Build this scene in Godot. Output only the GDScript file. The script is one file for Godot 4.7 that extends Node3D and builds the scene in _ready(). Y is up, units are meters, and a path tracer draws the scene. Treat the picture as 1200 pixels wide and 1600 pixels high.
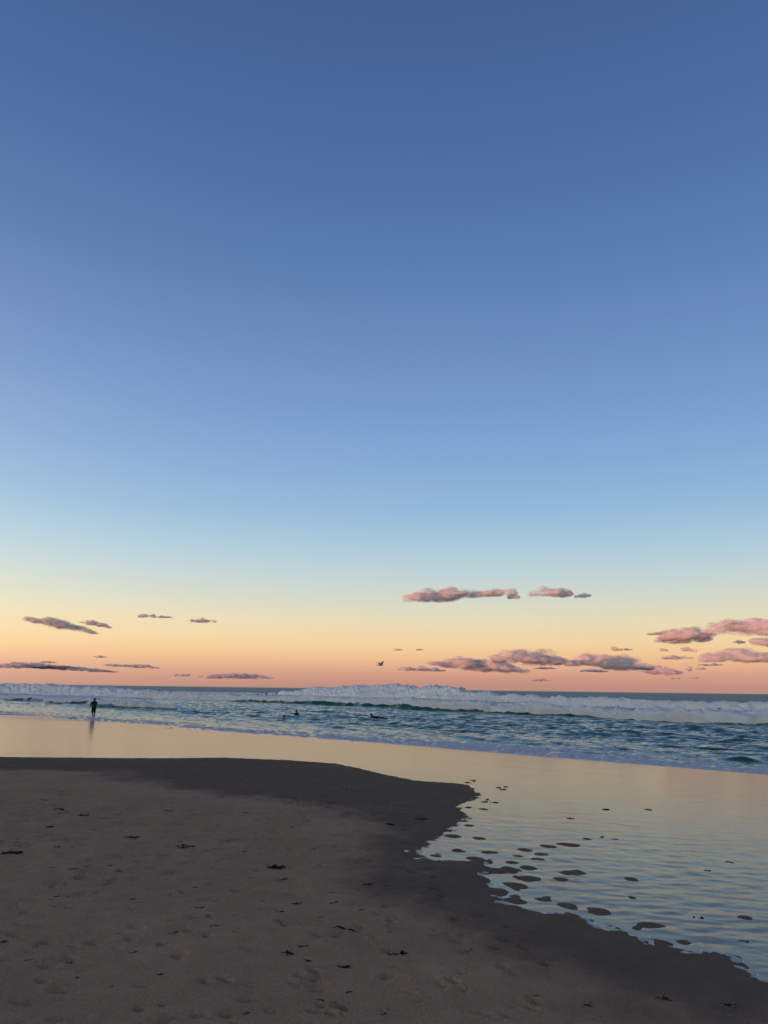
extends Node3D
# A beach at dusk, looking out to sea. x right, -z forward; "dep" below is metres forward (= -z).
# The shore runs diagonally: off = metres seaward across the beach, along = metres along the shore.

const R2 := 1.41421356
const SUN_AZ := -122.0          # behind the camera, to its left, screened by the added dune ridge
const SUN_EL := 2.2

var rng := RandomNumberGenerator.new()
var used := {}

# ---------------------------------------------------------------- small helpers
func numbered(called: String) -> String:
	var k: int = used.get(called, 0)
	used[called] = k + 1
	return called if k == 0 else "%s_%03d" % [called, k]

func tag(o: Node, label := "", category := "", group := "", kind := "") -> void:
	if label: o.set_meta("label", label)
	if category: o.set_meta("category", category)
	if group: o.set_meta("group", group)
	if kind: o.set_meta("kind", kind)

func put(called: String, mesh: Mesh, mat: Material, parent: Node = null) -> MeshInstance3D:
	var o := MeshInstance3D.new()
	o.mesh = mesh
	o.material_override = mat
	if parent == null:
		o.name = numbered(called)
		add_child(o)
	else:
		o.name = called
		parent.add_child(o, true)
	return o

func base_node(called: String, at: Vector3, turn := 0.0) -> Node3D:
	var o := Node3D.new()
	o.name = numbered(called)
	add_child(o)
	o.position = at
	o.rotation.y = turn
	return o

func noise(seed_: int, oct := 1, kind := FastNoiseLite.TYPE_SIMPLEX_SMOOTH) -> FastNoiseLite:
	var n := FastNoiseLite.new()
	n.seed = seed_
	n.frequency = 1.0
	n.noise_type = kind
	if oct > 1:
		n.fractal_type = FastNoiseLite.FRACTAL_FBM
		n.fractal_octaves = oct
	else:
		n.fractal_type = FastNoiseLite.FRACTAL_NONE
	return n

func lin(r: float, g: float, b: float) -> Color:      # linear base colour -> albedo_color
	return Color(r, g, b).linear_to_srgb()

func noise_tex(seed_: int, size: int, freq: float, oct: int, lo := 0.0, hi := 1.0) -> ImageTexture:
	var n := FastNoiseLite.new()
	n.seed = seed_
	n.frequency = freq
	n.fractal_octaves = oct
	n.fractal_type = FastNoiseLite.FRACTAL_FBM
	var im := n.get_seamless_image(size, size)
	im.convert(Image.FORMAT_RGB8)
	if lo != 0.0 or hi != 1.0:
		for y in size:
			for x in size:
				var v: float = lerpf(lo, hi, im.get_pixel(x, y).r)
				im.set_pixel(x, y, Color(v, v, v))
	return ImageTexture.create_from_image(im)

func lookup(t: Array, v: float, k: int) -> float:     # piecewise linear table, first column descending or ascending
	var up: bool = t[t.size() - 1][0] > t[0][0]
	for i in t.size() - 1:
		var a: float = t[i][0]
		var b: float = t[i + 1][0]
		if (up and v <= b) or (not up and v >= b):
			return lerpf(t[i][k], t[i + 1][k], smoothstep(0.0, 1.0, clampf((v - a) / (b - a), 0.0, 1.0)))
	return t[t.size() - 1][k]

func arrays_mesh(v: PackedVector3Array, n: PackedVector3Array, idx: PackedInt32Array, col = null) -> ArrayMesh:
	var a := []
	a.resize(Mesh.ARRAY_MAX)
	a[Mesh.ARRAY_VERTEX] = v
	a[Mesh.ARRAY_NORMAL] = n
	a[Mesh.ARRAY_INDEX] = idx
	if col != null: a[Mesh.ARRAY_COLOR] = col
	var m := ArrayMesh.new()
	m.add_surface_from_arrays(Mesh.PRIMITIVE_TRIANGLES, a)
	return m

# ---------------------------------------------------------------- fields meshed as surface nets (inside > 0)
func nets(val: PackedFloat32Array, nx: int, ny: int, nz: int, org: Vector3, cell: Vector3, into: Dictionary) -> void:
	var v: PackedVector3Array = into.v
	var n: PackedVector3Array = into.n
	var idx: PackedInt32Array = into.i
	var at := PackedInt32Array()
	at.resize(nx * ny * nz)
	at.fill(-1)
	var sy := nx
	var sz := nx * ny
	var c := PackedFloat32Array()
	c.resize(8)
	for z in nz - 1:
		for y in ny - 1:
			var row := y * sy + z * sz
			for x in nx - 1:
				var p := row + x
				var a0 := val[p]
				var a1 := val[p + 1]
				var a2 := val[p + sy]
				var a3 := val[p + sy + 1]
				var a4 := val[p + sz]
				var a5 := val[p + sz + 1]
				var a6 := val[p + sz + sy]
				var a7 := val[p + sz + sy + 1]
				var cnt := int(a0 > 0) + int(a1 > 0) + int(a2 > 0) + int(a3 > 0) + int(a4 > 0) + int(a5 > 0) + int(a6 > 0) + int(a7 > 0)
				if cnt == 0 or cnt == 8: continue
				var s := Vector3.ZERO
				var k := 0
				if (a0 > 0) != (a1 > 0): s += Vector3(a0 / (a0 - a1), 0, 0); k += 1
				if (a2 > 0) != (a3 > 0): s += Vector3(a2 / (a2 - a3), 1, 0); k += 1
				if (a4 > 0) != (a5 > 0): s += Vector3(a4 / (a4 - a5), 0, 1); k += 1
				if (a6 > 0) != (a7 > 0): s += Vector3(a6 / (a6 - a7), 1, 1); k += 1
				if (a0 > 0) != (a2 > 0): s += Vector3(0, a0 / (a0 - a2), 0); k += 1
				if (a1 > 0) != (a3 > 0): s += Vector3(1, a1 / (a1 - a3), 0); k += 1
				if (a4 > 0) != (a6 > 0): s += Vector3(0, a4 / (a4 - a6), 1); k += 1
				if (a5 > 0) != (a7 > 0): s += Vector3(1, a5 / (a5 - a7), 1); k += 1
				if (a0 > 0) != (a4 > 0): s += Vector3(0, 0, a0 / (a0 - a4)); k += 1
				if (a1 > 0) != (a5 > 0): s += Vector3(1, 0, a1 / (a1 - a5)); k += 1
				if (a2 > 0) != (a6 > 0): s += Vector3(0, 1, a2 / (a2 - a6)); k += 1
				if (a3 > 0) != (a7 > 0): s += Vector3(1, 1, a3 / (a3 - a7)); k += 1
				s /= k
				at[p] = v.size()
				v.append(org + (Vector3(x, y, z) + s) * cell)
				var g := Vector3(a1 + a3 + a5 + a7 - a0 - a2 - a4 - a6, a2 + a3 + a6 + a7 - a0 - a1 - a4 - a5, a4 + a5 + a6 + a7 - a0 - a1 - a2 - a3)
				n.append((-g / cell).normalized())
	for z in range(1, nz - 1):
		for y in range(1, ny - 1):
			for x in range(1, nx - 1):
				var p := x + y * sy + z * sz
				var here := val[p] > 0
				if here != (val[p + 1] > 0): quad(idx, at[p - sy - sz], at[p - sz], at[p], at[p - sy], here)
				if here != (val[p + sy] > 0): quad(idx, at[p - 1 - sz], at[p - 1], at[p], at[p - sz], here)
				if here != (val[p + sz] > 0): quad(idx, at[p - 1 - sy], at[p - sy], at[p], at[p - 1], here)
	into.v = v
	into.n = n
	into.i = idx

func quad(idx: PackedInt32Array, a: int, b: int, c: int, d: int, out: bool) -> void:
	if a < 0 or b < 0 or c < 0 or d < 0: return
	if out: idx.append_array(PackedInt32Array([a, c, b, a, d, c]))
	else: idx.append_array(PackedInt32Array([a, b, c, a, c, d]))

func blank() -> Dictionary:
	return {"v": PackedVector3Array(), "n": PackedVector3Array(), "i": PackedInt32Array()}

func smooth_mesh(d: Dictionary) -> ArrayMesh:
	return arrays_mesh(d.v, d.n, d.i)

# tapered capsules [a, b, ra, rb] joined with a smooth minimum
func flesh(bones: Array, cell: float, blend: float, into: Dictionary) -> void:
	var lo := Vector3.INF
	var hi := -Vector3.INF
	for b in bones:
		for e in 2:
			var r: Vector3 = Vector3.ONE * (b[2 + e] + cell * 3.0)
			lo = lo.min(b[e] - r)
			hi = hi.max(b[e] + r)
	var nx := int((hi.x - lo.x) / cell) + 2
	var ny := int((hi.y - lo.y) / cell) + 2
	var nz := int((hi.z - lo.z) / cell) + 2
	var val := PackedFloat32Array()
	val.resize(nx * ny * nz)
	val.fill(-1.0)
	for b in bones:
		var a: Vector3 = b[0]
		var ab: Vector3 = b[1] - a
		var ll := maxf(ab.length_squared(), 1e-9)
		var ra: float = b[2]
		var rb: float = b[3]
		var rm := maxf(ra, rb) + blend + cell * 2.0
		var l: Vector3 = (a.min(b[1]) - Vector3.ONE * rm - lo) / cell
		var h: Vector3 = (a.max(b[1]) + Vector3.ONE * rm - lo) / cell
		for z in range(maxi(0, int(l.z)), mini(nz, int(h.z) + 2)):
			for y in range(maxi(0, int(l.y)), mini(ny, int(h.y) + 2)):
				for x in range(maxi(0, int(l.x)), mini(nx, int(h.x) + 2)):
					var p := lo + Vector3(x, y, z) * cell
					var t := clampf((p - a).dot(ab) / ll, 0.0, 1.0)
					var d := lerpf(ra, rb, t) - (p - a - ab * t).length()
					var i := x + y * nx + z * nx * ny
					var o := val[i]
					var hh := maxf(blend - absf(d - o), 0.0) / blend
					val[i] = maxf(d, o) + hh * hh * blend * 0.25
	nets(val, nx, ny, nz, lo, Vector3.ONE * cell, into)

# ---------------------------------------------------------------- materials
var m_sand: StandardMaterial3D
var m_film: StandardMaterial3D
var m_sea: StandardMaterial3D
var m_far: StandardMaterial3D
var m_foam: StandardMaterial3D
var m_cloud: StandardMaterial3D
var m_weed: Array = []
var m_shell: StandardMaterial3D
var m_skin: StandardMaterial3D
var m_cloth: StandardMaterial3D
var m_shorts: StandardMaterial3D
var m_hair: StandardMaterial3D
var m_wing: StandardMaterial3D
var m_plume: StandardMaterial3D
var m_beak: StandardMaterial3D

func plain(c: Color, rough: float, spec := 0.5) -> StandardMaterial3D:
	var m := StandardMaterial3D.new()
	m.albedo_color = c
	m.roughness = rough
	m.metallic_specular = spec
	return m

func make_materials() -> void:
	m_sand = plain(Color.WHITE, 0.95, 0.2)
	m_sand.vertex_color_use_as_albedo = true
	m_sand.albedo_texture = noise_tex(11, 512, 0.05, 5, 0.80, 1.0)
	m_sand.uv1_triplanar = true
	m_sand.uv1_world_triplanar = true
	m_sand.uv1_scale = Vector3.ONE * 1.3
	m_sand.heightmap_enabled = true
	m_sand.heightmap_texture = noise_tex(12, 1024, 0.03, 5)
	m_sand.heightmap_scale = 0.9
	m_film = plain(Color(lin(0.10, 0.10, 0.09), 0.05), 0.13, 0.42)
	m_film.transparency = BaseMaterial3D.TRANSPARENCY_ALPHA
	m_sea = plain(lin(0.008, 0.078, 0.064), 0.11, 0.27)
	m_sea.heightmap_enabled = true
	m_sea.heightmap_texture = noise_tex(13, 512, 0.02, 4)
	m_sea.heightmap_scale = 4.0
	m_sea.uv1_triplanar = true
	m_sea.uv1_world_triplanar = true
	m_sea.uv1_scale = Vector3.ONE * 0.21
	m_far = m_sea.duplicate()      # far out the wavelets are too small to mesh: they blur the mirror
	m_far.roughness = 0.42
	m_foam = plain(lin(0.75, 0.80, 0.85), 0.9, 0.3)
	m_foam.heightmap_enabled = true
	m_foam.heightmap_texture = noise_tex(14, 512, 0.04, 5)
	m_foam.heightmap_scale = 12.0
	m_foam.uv1_triplanar = true
	m_foam.uv1_world_triplanar = true
	m_foam.uv1_scale = Vector3.ONE * 0.5
	m_foam.backlight_enabled = true
	m_foam.backlight = Color(0.25, 0.25, 0.25)
	m_cloud = plain(Color(lin(0.93, 0.88, 0.90), 1.0), 1.0, 0.0)
	m_cloud.transparency = BaseMaterial3D.TRANSPARENCY_ALPHA
	m_cloud.vertex_color_use_as_albedo = true
	m_cloud.backlight_enabled = true
	m_cloud.backlight = Color(1.0, 1.0, 1.0)
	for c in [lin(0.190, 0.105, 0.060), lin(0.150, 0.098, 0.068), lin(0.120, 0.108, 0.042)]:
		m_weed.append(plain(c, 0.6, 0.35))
	m_shell = plain(lin(0.75, 0.72, 0.66), 0.5)
	m_skin = plain(lin(0.20, 0.105, 0.065), 0.6)
	m_cloth = plain(lin(0.012, 0.012, 0.016), 0.9)
	m_shorts = plain(lin(0.016, 0.014, 0.018), 0.9)
	m_hair = plain(lin(0.012, 0.009, 0.007), 0.7)
	m_wing = plain(lin(0.07, 0.065, 0.06), 0.8)
	m_plume = plain(lin(0.55, 0.53, 0.5), 0.9)
	m_beak = plain(lin(0.25, 0.06, 0.02), 0.5)

# ---------------------------------------------------------------- sky
const SKY := [  # elevation in degrees, then the colour of the air there (sRGB, 0..255)
	[0.0, 184, 137, 126], [0.4, 192, 142, 128], [1.0, 208, 154, 133], [1.9, 231, 181, 142], [2.6, 240, 199, 149], [3.5, 240, 211, 164], [4.8, 232, 217, 182],
	[6.2, 214, 216, 198], [8.0, 195, 211, 212], [10.0, 174, 203, 218], [12.8, 150, 186, 217], [16.5, 134, 169, 212], [21.0, 119, 153, 201],
	[25.8, 106, 138, 189], [31.3, 90, 123, 174], [39.5, 75, 106, 159], [46.5, 70, 97, 147], [60.0, 62, 87, 136], [90.0, 56, 79, 126]]

func air(el: float, az: float) -> Color:
	var i := 0
	while i < SKY.size() - 2 and SKY[i + 1][0] < el: i += 1
	var t := clampf((el - SKY[i][0]) / (SKY[i + 1][0] - SKY[i][0]), 0.0, 1.0)
	var c := Color(lerpf(SKY[i][1], SKY[i + 1][1], t) / 255.0, lerpf(SKY[i][2], SKY[i + 1][2], t) / 255.0, lerpf(SKY[i][3], SKY[i + 1][3], t) / 255.0).srgb_to_linear()
	# the afterglow round the place where the sun stands
	var off := absf(wrapf(az - SUN_AZ, -180.0, 180.0))
	var g := exp(-pow(off / 54.0, 2.0)) * exp(-pow(el / 20.0, 2.0))
	return Color(c.r + 2.6 * g, c.g + 2.1 * g, c.b + 1.15 * g)

func make_sky(env: Environment) -> void:
	var w := 256
	var h := 1024
	var im := Image.create(w, h, false, Image.FORMAT_RGBF)
	im.fill(Color(0.30, 0.24, 0.22))
	for y in h / 2:
		var el := 90.0 - (y + 0.5) / h * 180.0
		for x in w:
			im.set_pixel(x, y, air(el, (x + 0.5) / w * 360.0))
	var mat := PanoramaSkyMaterial.new()
	mat.panorama = ImageTexture.create_from_image(im)
	var sky := Sky.new()
	sky.sky_material = mat
	env.background_mode = Environment.BG_SKY
	env.sky = sky

# ---------------------------------------------------------------- the beach
const FILM_EDGE := [[-44.61, 38.66], [-21.66, 19.41], [-17.69, 21.01], [-14.13, 23.90], [-12.02, 25.45], [-10.28, 26.13], [-7.46, 27.22], [-5.52, 28.40], [-3.24, 28.11], [-1.62, 27.29], [-0.71, 25.55], [0.10, 23.62], [0.97, 22.18], [2.15, 21.69], [2.29, 20.61], [2.30, 19.22], [2.01, 18.16], [1.58, 17.26], [1.61, 15.98], [1.59, 15.44], [1.31, 14.48], [1.19, 13.73], [0.99, 13.15], [0.79, 12.50], [0.51, 11.51], [0.53, 11.03], [0.91, 10.94], [1.35, 11.03], [1.38, 10.78], [1.26, 10.42], [1.24, 10.10], [1.32, 9.94], [1.23, 9.49], [1.29, 9.18], [1.20, 8.73], [1.30, 8.52], [1.51, 8.30], [1.70, 8.29], [1.93, 8.21], [1.97, 7.87], [2.36, 7.61], [2.39, 7.36], [2.57, 7.24], [2.90, 7.13], [2.84, 6.86], [2.88, 6.64], [2.95, 6.47], [3.21, 6.07], [3.99, 5.05], [5.00, 2.60], [9.00, -1.00], [30.00, -20.00], [-90.00, -20.00]]
const DAMP_EDGE := [[-39.54, 31.63], [-18.74, 13.67], [-15.28, 18.01], [-11.49, 20.90], [-9.79, 20.81], [-7.52, 21.36], [-5.03, 18.56], [-3.25, 16.97], [-1.46, 16.31], [-0.14, 13.89], [-0.20, 11.43], [-0.23, 9.35], [0.18, 7.98], [0.60, 7.19], [0.85, 6.69], [1.22, 6.29], [1.64, 5.96], [1.92, 5.64], [2.18, 5.27], [3.02, 3.95], [4.00, 1.80], [8.00, -2.00], [30.00, -22.00], [-90.00, -22.00]]
const MOUNDS := [[1.17, 13.07, 0.114], [1.58, 12.97, 0.094], [1.56, 14.31, 0.073], [1.13, 11.75, 0.111], [1.57, 11.74, 0.119], [1.29, 11.24, 0.098], [2.13, 12.08, 0.105], [2.55, 12.43, 0.135], [1.93, 11.53, 0.092], [2.31, 11.75, 0.111], [2.17, 11.35, 0.115], [1.78, 11.04, 0.088], [1.93, 10.72, 0.101], [2.91, 12.67, 0.175], [1.48, 10.43, 0.136], [1.66, 10.63, 0.077], [1.82, 10.04, 0.145], [1.60, 9.61, 0.125], [2.20, 10.08, 0.109], [2.42, 10.50, 0.129], [1.66, 10.43, 0.075], [1.32, 9.26, 0.094], [1.46, 8.84, 0.083], [1.77, 8.95, 0.078], [1.97, 8.74, 0.076], [0.77, 11.32, 0.074], [2.24, 8.54, 0.117], [2.61, 8.07, 0.117], [2.54, 10.52, 0.069], [3.11, 10.26, 0.082], [2.80, 9.23, 0.040], [3.72, 8.54, 0.080], [2.72, 7.53, 0.049], [3.35, 13.29, 0.078]]

const GX := -17.0
const GD := 2.0
const GS := 0.1
const GNX := 340
const GND := 300

func distance_grid(edge: Array) -> PackedFloat32Array:    # metres inside (+) or outside (-) of a closed outline
	var out := PackedFloat32Array()
	out.resize(GNX * GND)
	out.fill(1e9)
	var n := edge.size()
	var sign_ := PackedByteArray()
	sign_.resize(GNX * GND)
	for k in n:
		var ax: float = edge[k][0]
		var ay: float = edge[k][1]
		var bx: float = edge[(k + 1) % n][0]
		var by: float = edge[(k + 1) % n][1]
		var dx := bx - ax
		var dy := by - ay
		var ll := dx * dx + dy * dy
		for j in GND:
			var y := GD + j * GS
			if (ay > y) != (by > y):
				var cx := ax + (y - ay) / dy * dx
				var last := mini(GNX, int(ceil((cx - GX) / GS)))
				for i in maxi(last, 0): sign_[j * GNX + i] ^= 1
			if maxf(ay, by) < y - 2.5 or minf(ay, by) > y + 2.5: continue
			var i0 := clampi(int((minf(ax, bx) - 2.5 - GX) / GS), 0, GNX)
			var i1 := clampi(int((maxf(ax, bx) + 2.5 - GX) / GS), 0, GNX)
			for i in range(i0, i1):
				var px := GX + i * GS - ax
				var py := y - ay
				var t := clampf((px * dx + py * dy) / ll, 0.0, 1.0)
				px -= dx * t
				py -= dy * t
				var d := px * px + py * py
				if d < out[j * GNX + i]: out[j * GNX + i] = d
	for i in out.size():
		out[i] = minf(sqrt(out[i]), 2.5) * (1.0 if sign_[i] else -1.0)
	return out

func sample(g: PackedFloat32Array, x: float, d: float, off: float, line: float) -> float:
	var fx := (x - GX) / GS
	var fy := (d - GD) / GS
	if fx < 0 or fy < 0 or fx >= GNX - 1 or fy >= GND - 1:
		return clampf(line - off, -2.5, 2.5)
	var i := int(fx)
	var j := int(fy)
	fx -= i
	fy -= j
	var p := j * GNX + i
	return lerpf(lerpf(g[p], g[p + 1], fx), lerpf(g[p + GNX], g[p + GNX + 1], fx), fy)

func slope(off: float) -> float:      # the beach without its small relief
	var y := 0.02 * (29.0 - off) + (0.52 * exp(-off / 4.5) if off > 0.0 else 0.52 - 0.1156 * maxf(off, -12.0))
	if off < -8.0: y += 12.5 * smoothstep(-12.0, -62.0, off)  # unseen dune ridge, added to keep the low sun off beach and surf
	if off > 29.0: y -= 0.035 * (off - 29.0)
	return y

var bx_ := PackedFloat32Array()
var bd_ := PackedFloat32Array()
var bh_ := PackedFloat32Array()
var film_e := PackedFloat32Array()
var damp_e := PackedFloat32Array()

func spread(from: float, to: float, step: float, grow: float, most: float) -> Array:   # from outwards, steps growing
	var out := []
	var v := from
	var s := step
	while absf(v) < most:
		v += s * signf(to)
		s *= grow
		out.append(v)
	return out

func beach_height(x: float, dep: float) -> float:
	var i := clampi(bx_.bsearch(x), 1, bx_.size() - 1) - 1
	var j := clampi(bd_.bsearch(dep), 1, bd_.size() - 1) - 1
	var fx := clampf((x - bx_[i]) / (bx_[i + 1] - bx_[i]), 0.0, 1.0)
	var fy := clampf((dep - bd_[j]) / (bd_[j + 1] - bd_[j]), 0.0, 1.0)
	var w := bx_.size()
	var p := j * w + i
	return lerpf(lerpf(bh_[p], bh_[p + 1], fx), lerpf(bh_[p + w], bh_[p + w + 1], fx), fy)

func stamp(x: float, dep: float, rx: float, rd: float, turn: float, h: float, rim: float) -> void:   # a dent (h < 0) or lump in the sand
	var reach := maxf(rx, rd) * 2.2
	var w := bx_.size()
	var i0 := bx_.bsearch(x - reach)
	var i1 := bx_.bsearch(x + reach)
	var j0 := bd_.bsearch(dep - reach)
	var j1 := bd_.bsearch(dep + reach)
	var c := cos(turn)
	var s := sin(turn)
	for j in range(j0, j1):
		for i in range(i0, i1):
			var a := bx_[i] - x
			var b := bd_[j] - dep
			var q := pow((a * c + b * s) / rx, 2.0) + pow((b * c - a * s) / rd, 2.0)
			if q > 5.0: continue
			bh_[j * w + i] += h * exp(-q * q) + rim * exp(-pow((sqrt(q) - 1.35) / 0.35, 2.0))

func make_beach() -> void:
	film_e = distance_grid(FILM_EDGE)
	damp_e = distance_grid(DAMP_EDGE)
	var left := spread(-11.0, -1.0, 0.05, 1.07, 420.0)
	left.reverse()
	var xs := left
	var v := -11.0
	while v < 9.0:
		xs.append(v)
		v += 0.021 if v > -6.0 and v < 3.6 else 0.038
	xs.append_array(spread(v, 1.0, 0.04, 1.07, 420.0))
	var back := []
	v = 3.2
	var st := 0.03
	while v > -420.0:
		v -= st
		st *= 1.12
		back.append(v)
	back.reverse()
	var ds := back
	v = 3.2
	while v < 60.0:
		ds.append(v)
		v += 0.019 * pow(maxf(v, 4.0) / 4.0, 1.3)
	ds.append_array([70.0, 90.0, 120.0, 170.0, 260.0, 420.0])
	bx_ = PackedFloat32Array(xs)
	bd_ = PackedFloat32Array(ds)
	var w := xs.size()
	var h := ds.size()
	bh_.resize(w * h)
	var col := PackedColorArray()
	col.resize(w * h)
	var n1 := noise(21, 3)
	var n2 := noise(22, 3)
	var n3 := noise(23, 2)
	var n4 := noise(24, 2)
	var film := PackedFloat32Array()
	film.resize(w * h)
	var lace := PackedFloat32Array()
	lace.resize(w * h)
	lace.fill(-1.0)
	var show := PackedByteArray()
	show.resize(w * h)
	var dry := Color(0.500, 0.312, 0.174)
	var damp := Color(0.225, 0.150, 0.094)
	for j in h:
		var d: float = ds[j]
		for i in w:
			var x: float = xs[i]
			var off := (x + d) / R2
			var p := j * w + i
			var y := slope(off)
			if absf(x) > 60.0 or absf(d) > 70.0:
				if off < -10.0: y += 1.2 * n1.get_noise_2d(x * 0.03, d * 0.03)
				bh_[p] = y
				col[p] = dry if off < 8.0 else damp
				film[p] = y - 0.5
				continue
			if off < -10.0: y += 1.2 * n1.get_noise_2d(x * 0.03, d * 0.03) * smoothstep(-10.0, -30.0, off)
			var near := clampf((22.0 - d) / 10.0, 0.0, 1.0)      # the far rim of the tongue is smooth, the near one ragged
			var a := n1.get_noise_2d(x * 0.55, d * 0.4)
			var b := n2.get_noise_2d(x * 2.3, d * 1.7)
			var e := sample(film_e, x, d, off, 8.2) + (0.10 * b + 0.12 * a + 0.07 * n3.get_noise_2d(x * 5.0 + 3.0, d * 4.0)) * near
			var lift := (0.003 + 0.030 * (1.0 - exp(-e / 1.1))) if e > 0.0 else (0.003 - 0.014 * (1.0 - exp(e / 0.35)))
			var rough := smoothstep(-0.3, 1.2, e)
			bh_[p] = y + lift + rough * (0.012 * a + 0.006 * b + 0.012 * n4.get_noise_2d(x * 3.6, d * 4.6) + 0.006 * n3.get_noise_2d(x * 10.0, d * 9.0)) + (1.0 - rough) * (0.0022 * b + 0.0022 * n4.get_noise_2d(x * 5.0, d * 5.0))
			# a skin of water lies on everything seaward of the edge, a few millimetres deep
			var lively := smoothstep(-2.5, 2.0, x) * (0.25 + 0.75 * smoothstep(20.0, 9.0, d)) * smoothstep(0.0, -0.5, e)
			var r1 := n4.get_noise_2d(x * 0.9 + d * 0.25, d * 3.2 - x * 0.45)
			var r2 := n3.get_noise_2d(x * 2.4 + 40.0, d * 7.0 - x * 1.0)
			film[p] = y + 0.0005 + lively * (0.0060 * r1 + 0.0056 * r2) + 0.0007 * n1.get_noise_2d(x * 0.4, d * 0.5 + 30.0) + 0.0016 * n4.get_noise_2d(x * 0.3 + 70.0, d * 1.5) + 0.0055 * smoothstep(15.0, 27.0, off) * n4.get_noise_2d((x - d) * 0.035, off * 0.42 + 9.0)
			if e < 0.35 and off < 36.0: show[p] = 1
			# a thin broken line of froth left where the water stops
			if e < 0.3 and e > -0.6 and d < 16.0 and d > 5.0 and x > 0.0 and x < 4.5:
				lace[p] = 0.012 - absf(e + 0.05) * 0.6 + 0.055 * n3.get_noise_2d(x * 6.0, d * 5.0) + 0.03 * r2
			# damp sand is darker: an outline of its own, ragged by the last waves
			var dd := sample(damp_e, x, d, off, 5.5) + 0.6 * a + 0.3 * b
			var c := damp.lerp(dry, smoothstep(-0.9, 0.8, dd))
			var g := 1.0 + 0.10 * a + 0.10 * n3.get_noise_2d(x * 3.0 + 7.0, d * 2.2)
			col[p] = Color(c.r * g, c.g * g, c.b * g)
	print("beach heights ", w, " x ", h)
	# sand that stands clear of the water as low hummocks (old footprints washed soft)
	rng.seed = 5
	for m in MOUNDS:
		stamp(m[0], m[1], m[2] * 1.08, m[2] * rng.randf_range(1.0, 1.45), rng.randf_range(-0.5, 0.5), rng.randf_range(0.017, 0.026), 0.0)
	for k in 20:      # smaller ones crowd between them
		var t := rng.randf()
		stamp(lerpf(1.0, 2.6, t) + rng.randf_range(-0.4, 0.15), lerpf(12.0, 7.6, t) + rng.randf_range(-1.2, 1.0), rng.randf_range(0.03, 0.06), rng.randf_range(0.05, 0.09), rng.randf_range(-0.5, 0.5), rng.randf_range(0.012, 0.02), 0.0)
	for k in 26:      # the same hummocks, mostly out of the water, along the near rim
		var t := rng.randf()
		stamp(lerpf(0.35, 2.4, t) + rng.randf_range(-0.5, 0.2), lerpf(9.6, 5.4, t) + rng.randf_range(-0.7, 0.4), rng.randf_range(0.07, 0.13), rng.randf_range(0.1, 0.18), rng.randf_range(-0.5, 0.5), rng.randf_range(-0.012, 0.016), 0.0)
	# footprints and scuffs in the dry sand
	for f in PRINTS:
		stamp(f[0], f[1], 0.045, 0.075, f[2], -0.035, 0.014)
		stamp(f[0] - 0.14 * sin(f[2]), f[1] - 0.14 * cos(f[2]), 0.036, 0.045, f[2], -0.030, 0.010)
	for walk in [[-5.2, 13.0, 0.62, -0.30], [-3.4, 6.6, 0.25, 0.66], [-6.0, 10.4, 0.68, 0.10], [-1.6, 12.6, -0.25, -0.62]]:     # lines of footprints
		var along := Vector2(walk[2], walk[3])
		var side := Vector2(-along.y, along.x).normalized()
		var turn := atan2(along.x, along.y)
		for k in 9:
			var p: Vector2 = Vector2(walk[0], walk[1]) + along * k + side * (0.09 if k % 2 else -0.09) + Vector2(rng.randf_range(-0.05, 0.05), rng.randf_range(-0.05, 0.05))
			var deep := rng.randf_range(0.016, 0.032)
			stamp(p.x, p.y, 0.048, 0.08, -turn, -deep, deep * 0.4)
			stamp(p.x - along.normalized().x * 0.15, p.y - along.normalized().y * 0.15, 0.04, 0.05, -turn, -deep * 0.9, deep * 0.3)
	for k in 600:
		var d := 4.6 + 12.5 * pow(rng.randf(), 1.2)
		var x := rng.randf_range(-0.55 * d, minf(0.22 * d, 1.6))
		if sample(film_e, x, d, 0.0, 0.0) < 0.5: continue
		var r := rng.randf_range(0.022, 0.045) * (0.7 + d / 14.0)
		stamp(x, d, r * rng.randf_range(1.0, 2.0), r, rng.randf_range(-0.5, 0.5), r * (rng.randf_range(-1.25, -0.4) if rng.randf() < 0.7 else rng.randf_range(0.1, 0.35)), r * rng.randf_range(0.0, 0.25))
	var vs := PackedVector3Array()
	var ns := PackedVector3Array()
	var fv := PackedVector3Array()
	var fn := PackedVector3Array()
	vs.resize(w * h)
	ns.resize(w * h)
	fv.resize(w * h)
	fn.resize(w * h)
	for j in h:
		var j0 := maxi(j - 1, 0)
		var j1 := mini(j + 1, h - 1)
		for i in w:
			var p := j * w + i
			var i0 := maxi(i - 1, 0)
			var i1 := mini(i + 1, w - 1)
			var ex := bx_[i1] - bx_[i0]
			var ed := bd_[j1] - bd_[j0]
			vs[p] = Vector3(bx_[i], bh_[p], -bd_[j])
			ns[p] = Vector3(-(bh_[j * w + i1] - bh_[j * w + i0]) / ex, 1.0, (bh_[j1 * w + i] - bh_[j0 * w + i]) / ed).normalized()
			fv[p] = Vector3(bx_[i], film[p], -bd_[j])
			fn[p] = Vector3(-(film[j * w + i1] - film[j * w + i0]) / ex, 1.0, (film[j1 * w + i] - film[j0 * w + i]) / ed).normalized()
	var idx := PackedInt32Array()
	var fidx := PackedInt32Array()
	for j in h - 1:
		for i in w - 1:
			var p := j * w + i
			idx.append_array(PackedInt32Array([p, p + w, p + 1, p + 1, p + w, p + w + 1]))
			if show[p] and show[p + 1] and show[p + w] and show[p + w + 1]:
				fidx.append_array(PackedInt32Array([p, p + w, p + 1, p + 1, p + w, p + w + 1]))
	var o := put("beach", arrays_mesh(vs, ns, idx, col), m_sand)
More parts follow.
